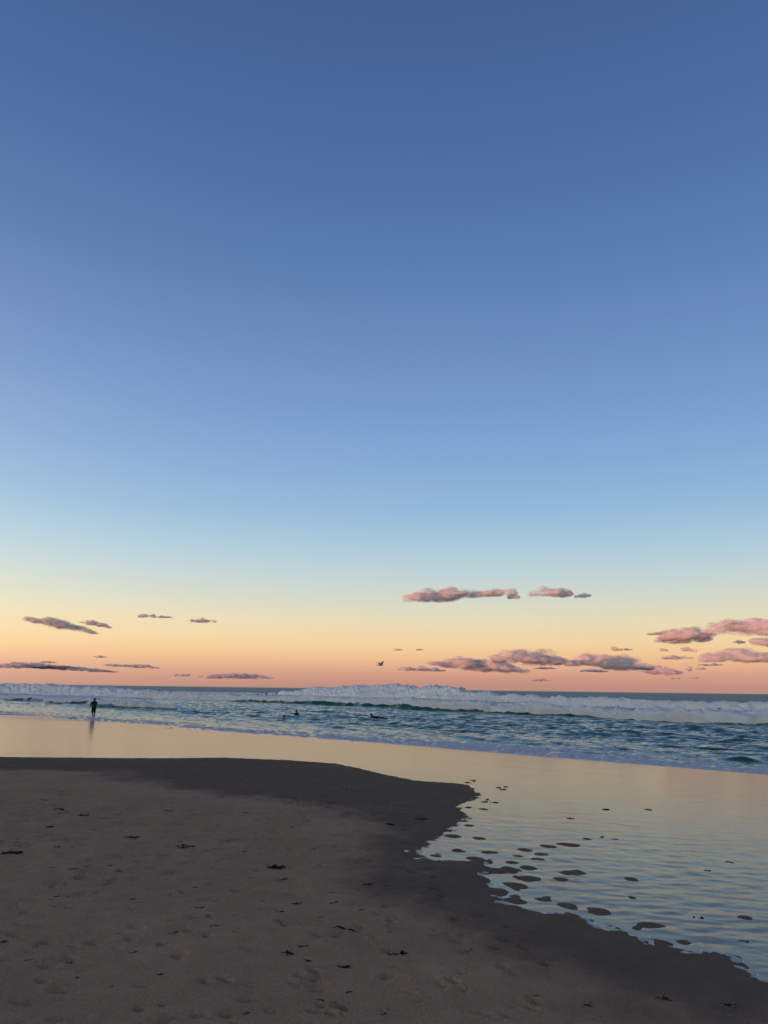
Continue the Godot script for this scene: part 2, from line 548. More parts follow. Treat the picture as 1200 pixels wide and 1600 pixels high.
	tag(o, "dark sandy beach with a rounded tongue reaching toward the sea", "beach", "", "structure")
	var lidx := PackedInt32Array()
	for j in h - 1:
		for i in w - 1:
			var p := j * w + i
			if lace[p] > -0.9 and lace[p + 1] > -0.9 and lace[p + w] > -0.9 and lace[p + w + 1] > -0.9 and maxf(maxf(lace[p], lace[p + 1]), maxf(lace[p + w], lace[p + w + 1])) > -0.01:
				lidx.append_array(PackedInt32Array([p, p + w, p + 1, p + 1, p + w, p + w + 1]))
	var lv := PackedVector3Array()
	var ln := PackedVector3Array()
	var lmap := {}
	for k in lidx.size():
		var q := lidx[k]
		if not lmap.has(q):
			lmap[q] = lv.size()
			lv.append(Vector3(fv[q].x, film[q] + clampf(lace[q] * 0.16, -0.012, 0.006), fv[q].z))
			ln.append(fn[q])
		lidx[k] = lmap[q]
	var fo := put("froth_line", arrays_mesh(lv, ln, lidx), plain(lin(0.34, 0.33, 0.31), 0.5, 0.4))
	tag(fo, "thin broken line of pale froth along the rim of the shallow water", "foam", "", "stuff")
	# keep only the corners the water uses
	var keep := PackedInt32Array()
	keep.resize(w * h)
	keep.fill(-1)
	var cv := PackedVector3Array()
	var cn := PackedVector3Array()
	for k in fidx.size():
		var q := fidx[k]
		if keep[q] < 0:
			keep[q] = cv.size()
			cv.append(fv[q])
			cn.append(fn[q])
		fidx[k] = keep[q]
	o = put("shallow_water", arrays_mesh(cv, cn, fidx), m_film)
	tag(o, "thin sheet of rippled water mirroring the sky on the sand", "water", "", "structure")

# ---------------------------------------------------------------- the sea
const OUTER := [  # along the shore, where the front meets the water in front (off), height, how far down the front the foam reaches
	[60.0, 126.0, 0.9, 1.0], [0.0, 127.0, 0.95, 1.0], [-44.0, 128.0, 1.0, 1.0], [-63.0, 125.0, 1.15, 1.0], [-79.0, 130.0, 1.25, 1.0], [-116.0, 158.0, 1.4, 1.0], [-135.0, 172.0, 1.9, 1.0], [-160.0, 184.0, 2.9, 1.0], [-178.0, 186.0, 3.1, 1.0], [-195.0, 180.0, 3.0, 1.0], [-209.0, 177.0, 2.6, 1.0], [-224.0, 176.0, 1.2, 0.7], [-245.0, 176.0, 0.5, 0.3], [-320.0, 178.0, 0.5, 0.3]]
const INNER := [
	[60.0, 76.0, 0.6, 0.85], [0.0, 76.0, 0.6, 0.85], [-26.0, 76.8, 0.65, 0.8], [-38.0, 75.4, 0.65, 0.75], [-54.0, 77.5, 0.75, 0.7], [-66.0, 80.5, 1.0, 0.55], [-83.0, 83.5, 1.05, 0.4], [-103.0, 87.0, 0.95, 0.45], [-123.0, 89.0, 0.8, 0.55], [-140.0, 90.0, 1.0, 0.9], [-170.0, 90.0, 1.4, 0.9], [-200.0, 89.0, 1.9, 0.95], [-230.0, 87.0, 2.2, 1.0], [-262.0, 86.0, 2.1, 1.0], [-320.0, 86.0, 2.0, 1.0]]
const LOW := [
	[60.0, 50.0, 0.0, 0.2], [-60.0, 50.0, 0.0, 0.2], [-78.0, 47.0, 0.25, 0.3], [-95.0, 46.0, 0.55, 0.45], [-112.0, 48.0, 0.6, 0.5], [-130.0, 50.0, 0.55, 0.5], [-160.0, 52.0, 0.5, 0.5], [-320.0, 52.0, 0.5, 0.5]]

var sea_s := PackedFloat32Array()
var sea_u := PackedFloat32Array()
var wave_n: FastNoiseLite

func front_width(h: float) -> float:
	return 0.45 + 0.95 * h

func wave_profile(d: float, h: float) -> float:     # d: metres seaward of the crest
	if d < 0.0:
		var t := clampf(1.0 + d / front_width(h), 0.0, 1.0)
		return h * t * t * (3.0 - 2.0 * t)
	return h * exp(-d * d / pow(1.5 + 3.4 * h, 2.0))

func at(s: float, u: float, y: float) -> Vector3:
	return Vector3((u + s) / R2, y, -(u - s) / R2)

func wobble(k: int, s: float) -> float:
	return 1.6 * wave_n.get_noise_2d(s * 0.05, k * 17.0) + 0.5 * wave_n.get_noise_2d(s * 0.21, 50.0 + k * 17.0)

func calm_of(u: float) -> float:
	return smoothstep(34.0, 60.0, u)

func make_sea() -> void:
	wave_n = noise(31, 2)
	var us := []
	var v := 25.0
	while v < 205.0:
		us.append(v)
		v += 0.16 + 0.0032 * maxf(v - 34.0, 0.0)
	us.append_array(spread(v, 1.0, 1.0, 1.09, 60000.0))
	var ss := spread(-315.0, -1.0, 1.2, 1.12, 60000.0)
	ss.reverse()
	v = -315.0
	while v < 14.0:
		ss.append(v)
		v += 0.17 + 0.0022 * maxf(-v - 25.0, 0.0)
	ss.append_array(spread(v, 1.0, 0.4, 1.12, 60000.0))
	sea_u = PackedFloat32Array(us)
	sea_s = PackedFloat32Array(ss)
	var w := ss.size()
	var h := us.size()
	print("sea ", w, " x ", h)
	var hs := PackedFloat32Array()
	hs.resize(w * h)
	var fm := PackedFloat32Array()
	fm.resize(w * h)
	fm.fill(-1.0)
	var waves := [OUTER, INNER, LOW]
	var crest := []
	for k in 3:
		var t := []
		for i in w:
			var s := clampf(ss[i], -320.0, 60.0)
			var hh := lookup(waves[k], s, 2) * (1.0 + 0.24 * wave_n.get_noise_2d(s * 0.07, 200.0 + k * 9.0))
			t.append([lookup(waves[k], s, 1) + wobble(k, s) + front_width(hh), hh, lookup(waves[k], s, 3)])
		crest.append(t)
	var n1 := noise(32, 3)
	var n2 := noise(33, 2)
	n2.fractal_type = FastNoiseLite.FRACTAL_RIDGED
	n2.fractal_octaves = 2
	var n3 := noise(34, 3)
	var lace := noise(35, 3)
	lace.fractal_type = FastNoiseLite.FRACTAL_RIDGED
	for i in w:
		var s: float = ss[i]
		var inside := s > -330.0 and s < 40.0
		var c0: Array = crest[0][i]
		var c1: Array = crest[1][i]
		var c2: Array = crest[2][i]
		for j in h:
			var u: float = us[j]
			var p := j * w + i
			if not inside or u > 1600.0:
				hs[p] = -0.02
				continue
			var y := -0.05
			var a0 := wave_profile(u - c0[0], c0[1]) if absf(u - c0[0]) < 60.0 else 0.0
			var a1 := wave_profile(u - c1[0], c1[1]) if absf(u - c1[0]) < 40.0 else 0.0
			var a2 := wave_profile(u - c2[0], c2[1]) if absf(u - c2[0]) < 25.0 else 0.0
			y += maxf(a0, maxf(a1, a2))
			var calm := smoothstep(27.0, 48.0, u)
			var far := smoothstep(200.0, 900.0, u)
			var q1 := n1.get_noise_2d(s * 0.045, u * 0.13)
			var q2 := n2.get_noise_2d(s * 0.06 + 0.6 * q1, u * 0.17)
			y += (0.05 + 0.20 * calm) * q1 * (1.0 - far) + (0.025 + 0.16 * calm * lerpf(1.0, 0.10, smoothstep(62.0, 74.0, u))) * q2 * (1.0 - far)
			if u < 215.0:
				var q3 := n3.get_noise_2d(s * 0.42, u * 1.15)
				y += (0.014 + 0.115 * calm) * q3
				# where foam lies: a lacy fringe on the shore, streaks behind the breakers
				var l := lace.get_noise_2d(s * 0.30 + q2 * 0.5, u * 0.55 + q1)
				var l2 := lace.get_noise_2d(s * 1.1 + 9.0, u * 1.9)
				var edge := 30.2 + 1.2 * n1.get_noise_2d(s * 0.07, 99.0)
				var fringe := smoothstep(edge + lerpf(9.0, 4.0, smoothstep(-15.0, -50.0, s)), edge - 0.5, u)
				var back1 := 0.75 * exp(-pow((u - c1[0] - 2.0) / 6.0, 2.0)) if u > c1[0] else 0.0
				var between := 0.0
				if u > c1[0] and u < c0[0]:
					between = lerpf(0.10, 0.20, smoothstep(-135.0, -85.0, s)) * (1.0 - 0.5 * exp(-pow((u - c0[0] + 5.0) / 3.0, 2.0)))
				var behind := 0.5 * exp(-maxf(u - c0[0], 0.0) / 10.0) if u > c0[0] else 0.0
				var far_left := 0.55 * smoothstep(-120.0, -190.0, s) * smoothstep(40.0, 60.0, u)
				var m := maxf(maxf(fringe * lerpf(0.74, 0.46, smoothstep(-25.0, -50.0, s)), back1), maxf(maxf(between, behind), far_left))
				var scatter := 0.02 * smoothstep(34.0, 45.0, u)
				fm[p] = (m + scatter) * 1.05 - lerpf(0.96, 0.80, smoothstep(30.0, 44.0, u)) + 0.62 * l + lerpf(0.95, 0.46, calm) * l2 + 0.30 * q1 + 0.16 * q2 - 0.34 * smoothstep(34.0, 40.0, u) * smoothstep(76.0, 68.0, u)
				if a1 > 0.1 and u < c1[0] and c1[2] < 0.8: fm[p] -= 0.8
			hs[p] = y
	# two short steep wavelets just off the shore at the right
	for b in [[-13.2, 34.6, 0.12, 0.7, 0.3], [-12.3, 35.6, 0.10, 0.5, 0.3]]:
		for i in w:
			var q := absf(ss[i] - b[0])
			if q > 2.5: continue
			for j in h:
				var d: float = us[j] - b[1]
				if absf(d) > 2.5: continue
				var f := 0.35 if d < 0.0 else 1.1
				hs[j * w + i] += b[2] * exp(-pow(q / b[3], 2.0) - pow(d / (f * b[4] * 2.0), 2.0))
				fm[j * w + i] -= 0.9 * exp(-pow(q / 0.8, 2.0) - pow((d + 0.2) / 0.5, 2.0))
	var vs := PackedVector3Array()
	var ns := PackedVector3Array()
	vs.resize(w * h)
	ns.resize(w * h)
	var fv := PackedVector3Array()
	var fnn := PackedVector3Array()
	fv.resize(w * h)
	var bump := noise(36, 3)
	for j in h:
		var j0 := maxi(j - 1, 0)
		var j1 := mini(j + 1, h - 1)
		var ed: float = us[j1] - us[j0]
		for i in w:
			var p := j * w + i
			var i0 := maxi(i - 1, 0)
			var i1 := mini(i + 1, w - 1)
			var gs: float = (hs[j * w + i1] - hs[j * w + i0]) / (ss[i1] - ss[i0])
			var gu := (hs[j1 * w + i] - hs[j0 * w + i]) / ed
			vs[p] = at(ss[i], us[j], hs[p])
			ns[p] = Vector3(-(gu + gs) / R2, 1.0, -(gs - gu) / R2).normalized()
			if fm[p] > -0.9:
				var k := (0.035 + 0.02 * calm_of(us[j])) * tanh(fm[p] * 1.4) + (0.07 + 0.05 * calm_of(us[j])) * clampf(fm[p] * 2.0, 0.0, 1.0) * bump.get_noise_2d(ss[i] * 0.9, us[j] * 1.6)
				fv[p] = vs[p] + Vector3(0, minf(k, 0.28), 0)
	var idx := PackedInt32Array()
	var fidx := PackedInt32Array()
	for j in h - 1:
		for i in w - 1:
			var p := j * w + i
			idx.append_array(PackedInt32Array([p, p + w, p + 1, p + 1, p + w, p + w + 1]))
			if fm[p] > -0.85 and fm[p + 1] > -0.85 and fm[p + w] > -0.85 and fm[p + w + 1] > -0.85:
				if maxf(maxf(fm[p], fm[p + 1]), maxf(fm[p + w], fm[p + w + 1])) > -0.05:
					fidx.append_array(PackedInt32Array([p, p + w, p + 1, p + 1, p + w, p + w + 1]))
	var cut := sea_u.bsearch(230.0) * (w - 1) * 6
	var sea := arrays_mesh(vs, ns, idx.slice(0, cut))
	var rest := []
	rest.resize(Mesh.ARRAY_MAX)
	rest[Mesh.ARRAY_VERTEX] = vs.slice(sea_u.bsearch(230.0) * w)
	rest[Mesh.ARRAY_NORMAL] = ns.slice(sea_u.bsearch(230.0) * w)
	var ridx := idx.slice(cut)
	for k in ridx.size(): ridx[k] -= sea_u.bsearch(230.0) * w
	rest[Mesh.ARRAY_INDEX] = ridx
	sea.add_surface_from_arrays(Mesh.PRIMITIVE_TRIANGLES, rest)
	sea.surface_set_material(0, m_sea)
	sea.surface_set_material(1, m_far)
	var o := put("sea", sea, null)
	tag(o, "dark teal choppy sea running out to the horizon", "sea", "", "structure")
	var keep := PackedInt32Array()
	keep.resize(w * h)
	keep.fill(-1)
	var cv := PackedVector3Array()
	var cp := PackedInt32Array()
	for k in fidx.size():
		var q := fidx[k]
		if keep[q] < 0:
			keep[q] = cv.size()
			cv.append(fv[q])
			cp.append(q)
		fidx[k] = keep[q]
	var cn := PackedVector3Array()
	cn.resize(cv.size())
	for t in range(0, fidx.size(), 3):
		var g := (cv[fidx[t + 2]] - cv[fidx[t]]).cross(cv[fidx[t + 1]] - cv[fidx[t]])
		for e in 3: cn[fidx[t + e]] += g
	for k in cn.size(): cn[k] = cn[k].normalized()
	o = put("sea_foam", arrays_mesh(cv, cn, fidx), m_foam)
	tag(o, "lacy white foam streaked over the water and along the shore", "foam", "", "stuff")
	# the white rollers themselves
	roller(0, OUTER, -232.0, 40.0, "tall white breaking wave farthest out, its crest touching the horizon", 0.30)
	roller(1, INNER, -67.0, 40.0, "low foaming wave rolling in front of the tall breaker", 0.44)
	roller(1, INNER, -133.0, -62.0, "half broken wave with a dark face behind the swimmers", 0.28)
	roller(1, INNER, -316.0, -128.0, "white breaking wave on the left behind the standing person", 0.32)
	roller(2, LOW, -160.0, -80.0, "small dark wave with a thin white crest near the standing person", 0.3)

func roller(k: int, table: Array, s0: float, s1: float, label: String, rough: float) -> void:
	var n := noise(41 + k, 4)
	var n2 := noise(51 + k, 3)
	var v := PackedVector3Array()
	var idx := PackedInt32Array()
	var rows := 30
	var s := s0
	var cols := 0
	while s < s1:
		var hh := lookup(table, s, 2) * (1.0 + 0.24 * wave_n.get_noise_2d(s * 0.07, 200.0 + k * 9.0))
		var c := lookup(table, s, 1) + wobble(k, s) + front_width(hh)
		var reach := lookup(table, s, 3)
		var fade := smoothstep(s0, s0 + 3.0, s) * smoothstep(s1, s1 - 3.0, s)
		var patch := 0.5 + 0.5 * n2.get_noise_2d(s * 0.12, 3.0)
		var d0 := -front_width(hh) * (reach + 0.35 * patch - 0.12)
		var d1 := 1.0 + 1.6 * hh + 1.5 * patch
		for r in rows:
			var t := r / (rows - 1.0)
			var d := lerpf(d0, d1, pow(t, 1.3))
			var bell := smoothstep(0.0, 0.16, t) * smoothstep(1.0, 0.55, t)
			var lump := 0.45 + 1.2 * n.get_noise_2d(s * 0.17, d * 0.5 + k * 30.0) + 0.8 * n2.get_noise_2d(s * 0.62, d * 1.5)
			var push := maxf(0.0, bell * fade * (0.25 + lump)) * rough * (0.45 + 0.55 * hh)
			var y := -0.05 + wave_profile(d, hh) + push - 0.22 * (1.0 - bell * fade) + 0.17 * bell * fade - 0.02
			v.append(at(s, c + d - push * 0.7 * smoothstep(0.8, 0.1, t), y))
		cols += 1
		s += 0.16 + 0.0011 * absf(s)
	var nn := PackedVector3Array()
	nn.resize(v.size())
	for i in cols - 1:
		for r in rows - 1:
			var p := i * rows + r
			for tri in [[p, p + 1, p + rows], [p + 1, p + rows + 1, p + rows]]:
				var g: Vector3 = (v[tri[2]] - v[tri[0]]).cross(v[tri[1]] - v[tri[0]])
				if g.y < 0.0 and i == 0 and r == 15 and tri[0] == p: print("roller winding ", g)
				idx.append_array(PackedInt32Array([tri[0], tri[2], tri[1]]))
				for e in tri: nn[e] -= g
	for i in nn.size(): nn[i] = nn[i].normalized()
	var o := put("breaking_wave", arrays_mesh(v, nn, idx), m_foam)
	tag(o, label, "wave", "waves rolling toward the beach")

# ---------------------------------------------------------------- clouds
const CLOUDS := [  # elevation, azimuth, width, height (degrees), tilt, label
	[4.02, -22.48, 4.83, 0.75, -9.0, "long thin pink cloud sloping down, leftmost above the yellow band"],
	[4.14, -20.27, 2.45, 0.40, -9.0, "thin grey cloud just right of the sloping pink one"],
	[4.84, -16.99, 1.29, 0.36, 0.0, "tiny pink cloud above the standing person, left one of a pair"],
	[4.82, -15.74, 1.17, 0.22, 0.0, "tiny thin grey cloud touching the right of a tiny pink one"],
	[4.67, -13.02, 1.82, 0.42, 0.0, "small lone pink cloud left of the middle of the sky"],
	[1.26, -24.2, 6.6, 0.50, 0.0, "flat grey cloud bank low at the left edge"],
	[1.08, -21.26, 6.0, 0.34, -2.0, "long thin grey cloud under the bank at the left edge"],
	[1.37, -17.76, 3.91, 0.30, -2.0, "thin grey streak of cloud low above the standing person"],
	[0.77, -10.44, 6.14, 0.42, 0.0, "ragged mauve cloud strip just over the horizon left of the bird"],
	[6.91, 4.56, 6.32, 1.15, 4.0, "long pink cloud, highest in the sky, with a tapered left end"],
	[7.09, 8.52, 2.58, 0.95, 0.0, "bright pink puff at the right end of the highest long cloud"],
	[6.76, 9.66, 0.87, 0.45, 0.0, "small grey scrap hanging below the bright pink puff"],
	[7.06, 12.27, 3.01, 0.98, 0.0, "domed pink cloud with grey ends, alone high on the right"],
	[6.81, 14.61, 1.17, 0.50, 0.0, "small grey cloud just right of the domed pink cloud"],
	[1.80, 6.94, 7.96, 0.95, -4.0, "long grey mauve cloud low right of the flying bird"],
	[1.48, 2.91, 3.82, 0.40, -1.0, "thin mauve cloud closest to the flying bird"],
	[2.33, 11.11, 7.05, 1.15, -3.0, "broad pink topped cloud over the grey low bank"],
	[2.06, 16.41, 5.46, 1.10, -5.0, "grey cloud with a pink crown in the middle of the low bank"],
	[1.53, 19.43, 3.43, 0.66, -4.0, "dark grey right end of the low cloud bank"],
	[3.66, 21.14, 4.09, 0.72, 2.0, "flat pink underside cloud at the right, with a tapered left end"],
	[4.03, 21.54, 3.47, 1.25, 2.0, "rounded pink cloud at the right, left half of the large pair"],
	[4.29, 24.92, 4.65, 1.30, 0.0, "large pink cloud cut by the right edge of the picture"],
	[3.43, 26.48, 2.30, 0.95, 0.0, "small mauve cloud at the right edge below the large pink one"],
	[2.41, 20.69, 2.01, 0.38, 0.0, "thin pink cloud left of the long pink crested cloud"],
	[2.44, 24.90, 5.62, 1.00, 2.0, "long pink crested cloud with a grey tail at the right edge"],
	[2.95, 21.48, 1.08, 0.44, -6.0, "tiny tilted scrap between the flat pink cloud and the thin one below it"], [2.94, 19.83, 0.57, 0.38, 0.0, "round grey dot of cloud under the tapered end of the flat pink cloud"], [2.99, 16.76, 0.80, 0.38, 0.0, "round scrap of cloud above the middle of the low bank"], [2.94, 17.51, 0.58, 0.2, 0.0, "flat dash of cloud right of the round scrap above the bank"], [1.75, 21.31, 0.56, 0.5, -20.0, "small upright scrap off the right end of the low bank"],
	[1.90, 22.80, 1.81, 0.2, 0.0, "thin streak of cloud under the grey tail of the pink crested cloud"], [1.64, 22.14, 0.78, 0.2, 0.0, "faint dash just below the thin streak at the right"], [1.00, 20.43, 0.70, 0.2, 0.0, "tiny cloud dash near the horizon below the low bank's right end"], [1.05, 21.69, 0.61, 0.2, 0.0, "tiny cloud dash near the horizon, rightmost of two below the bank"], [2.84, 1.17, 0.75, 0.17, 0.0, "left one of two tiny dashes above the flying bird"], [2.86, 2.72, 0.65, 0.17, 0.0, "right one of two tiny dashes above the flying bird"],
	[1.93, -19.80, 1.01, 0.17, 0.0, "tiny thin dash of cloud above the standing person's grey streak"], [3.39, 24.63, 0.81, 0.26, 0.0, "small scrap in the gap under the large pink cloud"], [4.05, 19.46, 1.23, 0.34, 0.0, "faint wisp left of the rounded pink cloud"], [1.46, 15.14, 2.12, 0.26, 0.0, "thin flat scrap under the middle of the low bank"], [0.80, -14.24, 1.13, 0.28, 0.0, "small mauve scrap left of the ragged strip on the horizon"], [1.50, -23.11, 1.20, 0.17, 0.0, "tiny streak resting on the flat bank at the left edge"], [0.78, 11.42, 1.37, 0.2, 0.0, "faint dash on the horizon under the broad pink topped cloud"], [1.61, 11.68, 1.83, 0.17, 0.0, "thin dash between the broad cloud and the horizon"]]

func make_clouds() -> void:
	var n := noise(61, 5)
	n.fractal_gain = 0.47
	rng.seed = 9
	var k := 0
	for c in CLOUDS:
		k += 1
		var el := deg_to_rad(c[0])
		var az := deg_to_rad(c[1])
		var dist := minf(1150.0 / tan(el), 42000.0)
		var centre := Vector3(sin(az) * dist, tan(el) * dist + 2.7, -cos(az) * dist)
		var a := dist * deg_to_rad(c[2]) * 0.5
		var b := dist * deg_to_rad(c[3]) * 0.5
		var cz := maxf(minf(a * 0.55, b * 4.0), b)
		var nx := clampi(int(c[2] * 26.0), 20, 170)
		var ny := clampi(int(c[3] * 28.0), 14, 36)
		var nz := 13
		var size := Vector3(a * 2.9, b * 3.4, cz * 2.8)
		var cell := size / Vector3(nx - 1, ny - 1, nz - 1)
		var blobs := []
		var many := clampi(int(a / b * 1.1), 2, 9)
		for i in many:
			var t := (i + 0.5) / many * 2.0 - 1.0
			var taper := sqrt(maxf(0.08, 1.0 - t * t))
			var rb := b * taper * rng.randf_range(0.55, 1.0)
			blobs.append([Vector3(t * a * 0.82, -b * 0.55 + rb * rng.randf_range(0.3, 0.75), rng.randf_range(-0.3, 0.3) * cz), Vector3(a / many * rng.randf_range(1.5, 2.4), rb, cz * rng.randf_range(0.5, 0.9) * taper)])
		var val := PackedFloat32Array()
		val.resize(nx * ny * nz)
		val.fill(-1.0)
		var shift := Vector3(k * 13.7, k * 5.1, k * 3.3)
		for z in range(1, nz - 1):
			for y in range(1, ny - 1):
				for x in range(1, nx - 1):
					var p := (Vector3(x, y, z) / Vector3(nx - 1, ny - 1, nz - 1) - Vector3.ONE * 0.5) * size
					var f := -1.5
					for bl in blobs:
						var q: Vector3 = (p - bl[0]) / bl[1]
						f = maxf(f, 1.0 - q.length_squared())
					if f < -1.3: continue
					var g := p / b
					f += 2.0 * n.get_noise_3d(g.x * 0.30 + shift.x, g.y * 0.66 + shift.y, g.z * 0.34 + shift.z)
					f -= 1.6 * maxf(0.0, -g.y - 0.55)
					var rim := maxf(absf(x / (nx - 1.0) * 2.0 - 1.0), maxf(absf(y / (ny - 1.0) * 2.0 - 1.0), absf(z / (nz - 1.0) * 2.0 - 1.0)))
					f -= 3.0 * smoothstep(0.62, 1.0, rim)
					val[x + nx * (y + ny * z)] = f + 0.58
		var d := blank()
		var thin := PackedColorArray()
		for shell in 10:      # a cloud thins out toward its rim: nested skins of vapour, denser inward
			nets(val, nx, ny, nz, -size * 0.5, cell, d)
			var more: int = d.v.size() - thin.size()
			for q in more: thin.append(Color(1, 1, 1, 0.02 + 0.024 * shell))
			for q in val.size(): val[q] -= 0.155
		if d.v.size() < 8: continue
		var o := put("cloud", arrays_mesh(d.v, d.n, d.i, thin), m_cloud)
		o.position = centre
		o.rotation = Vector3(0, -az, deg_to_rad(c[4]))
		tag(o, c[5], "cloud", "clouds over the horizon")

# ---------------------------------------------------------------- people and the bird
func head_bones(c: Vector3, face: Vector3) -> Array:     # skull, jaw, nose, ears
	var side := face.cross(Vector3.UP).normalized()
	var up := Vector3.UP
	return [[c + up * 0.025 - face * 0.018, c + up * 0.025 + face * 0.022, 0.082, 0.076], [c, c - up * 0.065 + face * 0.045, 0.07, 0.042],
		[c + face * 0.088 + up * 0.012, c + face * 0.112 - up * 0.022, 0.009, 0.015], [c + face * 0.085 - up * 0.052, c + face * 0.082 - up * 0.062, 0.016, 0.014],
		[c + side * 0.074 + up * 0.008, c + side * 0.08 - up * 0.02, 0.019, 0.012], [c - side * 0.074 + up * 0.008, c - side * 0.08 - up * 0.02, 0.019, 0.012],
		[c - up * 0.06 - face * 0.01, c - up * 0.15 - face * 0.02, 0.052, 0.056]]

func hand_bones(wrist: Vector3, along: Vector3, palm: Vector3) -> Array:   # palm, four curled fingers of unequal length, a thumb at the side
	var side := along.cross(palm).normalized()
	var out := [[wrist, wrist + along * 0.05, 0.024, 0.026], [wrist + along * 0.05 - side * 0.02, wrist + along * 0.085 - side * 0.026, 0.016, 0.011], [wrist + along * 0.05 + side * 0.02, wrist + along * 0.085 + side * 0.026, 0.016, 0.011]]
	var long := [0.062, 0.076, 0.072, 0.056]
	for k in 4:
		var root := wrist + along * 0.088 + side * (k - 1.5) * 0.021
		var mid: Vector3 = root + along * long[k] * 0.5 + palm * long[k] * 0.22
		out.append([root, mid, 0.0095, 0.009])
		out.append([mid, mid + along * long[k] * 0.22 + palm * long[k] * 0.42, 0.009, 0.0075])
	var th := wrist + along * 0.03 - side * 0.026
	out.append([th, th + along * 0.032 - side * 0.024 + palm * 0.014, 0.012, 0.0105])
	out.append([th + along * 0.032 - side * 0.024 + palm * 0.014, th + along * 0.066 - side * 0.02 + palm * 0.03, 0.0105, 0.0085])
	return out

func make_person() -> void:
	var x := -25.4
	var dep := 70.2
	var root := base_node("person", Vector3(x, beach_height(x, dep) + 0.004, -dep), deg_to_rad(52.0))     # faces away to the left, out to sea
	var f := Vector3(0, 0, -1)
	var bones := []
	var hand_at := []
	for sd in [-1.0, 1.0]:
		var hip := Vector3(0.095 * sd, 0.93, 0.0)
		var knee := Vector3(0.135 * sd, 0.50, -0.02 - 0.02 * sd)
		var ankle := Vector3(0.15 * sd + 0.03, 0.085, 0.03 - 0.17 * sd)
		bones.append([hip, knee, 0.088, 0.056])
		bones.append([knee, knee.lerp(ankle, 0.35) + Vector3(0, 0, 0.012), 0.054, 0.056])
		bones.append([knee.lerp(ankle, 0.35) + Vector3(0, 0, 0.012), ankle, 0.056, 0.036])
		bones.append([ankle, ankle + Vector3(0, -0.05, 0.03), 0.038, 0.034])
		bones.append([ankle + Vector3(0, -0.048, 0.0), ankle + Vector3(0.015 * sd, -0.058, -0.15), 0.036, 0.026])
		var sh := Vector3(0.18 * sd, 1.41, 0.0)
		var elbow := Vector3(0.27 * sd - 0.03, 1.17 + 0.03 * sd, -0.10 - 0.05 * sd)
		var wrist := Vector3(0.09 * sd - 0.06, 1.36 - 0.03 * sd, -0.29)
		bones.append([Vector3(0.06 * sd, 1.42, 0.0), sh, 0.075, 0.056])
		bones.append([sh, elbow, 0.053, 0.042])
		bones.append([elbow, wrist, 0.042, 0.027])
		hand_at.append([wrist, (wrist - elbow).normalized(), Vector3(-sd, 0, 0)])
	bones.append([Vector3(-0.06, 0.95, 0.01), Vector3(0.06, 0.95, 0.01), 0.115, 0.115])
	bones.append([Vector3(0, 0.98, 0), Vector3(0, 1.14, 0), 0.118, 0.112])
	bones.append([Vector3(-0.045, 1.30, 0), Vector3(0.045, 1.30, 0), 0.12, 0.12])
	bones.append([Vector3(0, 1.14, 0), Vector3(0, 1.32, 0), 0.112, 0.12])
	bones.append([Vector3(0, 1.40, 0.01), Vector3(0, 1.53, -0.01), 0.062, 0.052])
	var d := blank()
	flesh(bones, 0.016, 0.05, d)
	var look := Vector3(-0.35, -0.1, -1).normalized()
	var head_c := Vector3(0, 1.62, -0.02)
	flesh(head_bones(head_c, look), 0.007, 0.025, d)
	for hd in hand_at: flesh(hand_bones(hd[0], hd[1], hd[2]), 0.005, 0.008, d)
	put("body", smooth_mesh(d), m_skin, root)
	d = blank()
	flesh([[Vector3(-0.05, 1.0, 0), Vector3(0.05, 1.0, 0), 0.125, 0.125], [Vector3(0, 0.96, 0), Vector3(0, 1.14, 0), 0.138, 0.126], [Vector3(0, 1.14, 0), Vector3(0, 1.32, 0), 0.126, 0.134], [Vector3(-0.06, 1.30, 0), Vector3(0.06, 1.30, 0), 0.132, 0.132],
		[Vector3(0.05, 1.42, 0), Vector3(0.18, 1.41, 0), 0.085, 0.070], [Vector3(-0.05, 1.42, 0), Vector3(-0.18, 1.41, 0), 0.085, 0.070], [Vector3(0.18, 1.41, 0), Vector3(0.255, 1.25, -0.038), 0.07, 0.068], [Vector3(-0.18, 1.41, 0), Vector3(-0.255, 1.25, -0.038), 0.07, 0.068]], 0.016, 0.05, d)
	put("shirt", smooth_mesh(d), m_cloth, root)
	d = blank()
	var sh_b := [[Vector3(-0.06, 0.97, 0.01), Vector3(0.06, 0.97, 0.01), 0.13, 0.13]]
	for sd in [-1.0, 1.0]: sh_b.append([Vector3(0.095 * sd, 0.92, 0), Vector3(0.13 * sd, 0.54, -0.02 - 0.02 * sd), 0.105, 0.092])
	flesh(sh_b, 0.016, 0.04, d)
	put("shorts", smooth_mesh(d), m_shorts, root)
	d = blank()
	flesh([[head_c + Vector3(0, 0.045, 0) - look * 0.03, head_c + Vector3(0, 0.05, 0) + look * 0.012, 0.09, 0.08], [head_c + Vector3(0, 0.02, 0) - look * 0.045, head_c + Vector3(0, -0.10, 0) - look * 0.06, 0.075, 0.05]], 0.009, 0.03, d)
	put("hair", smooth_mesh(d), m_hair, root)
	tag(root, "person in dark clothes standing at the water's edge, hands raised before chest", "person")

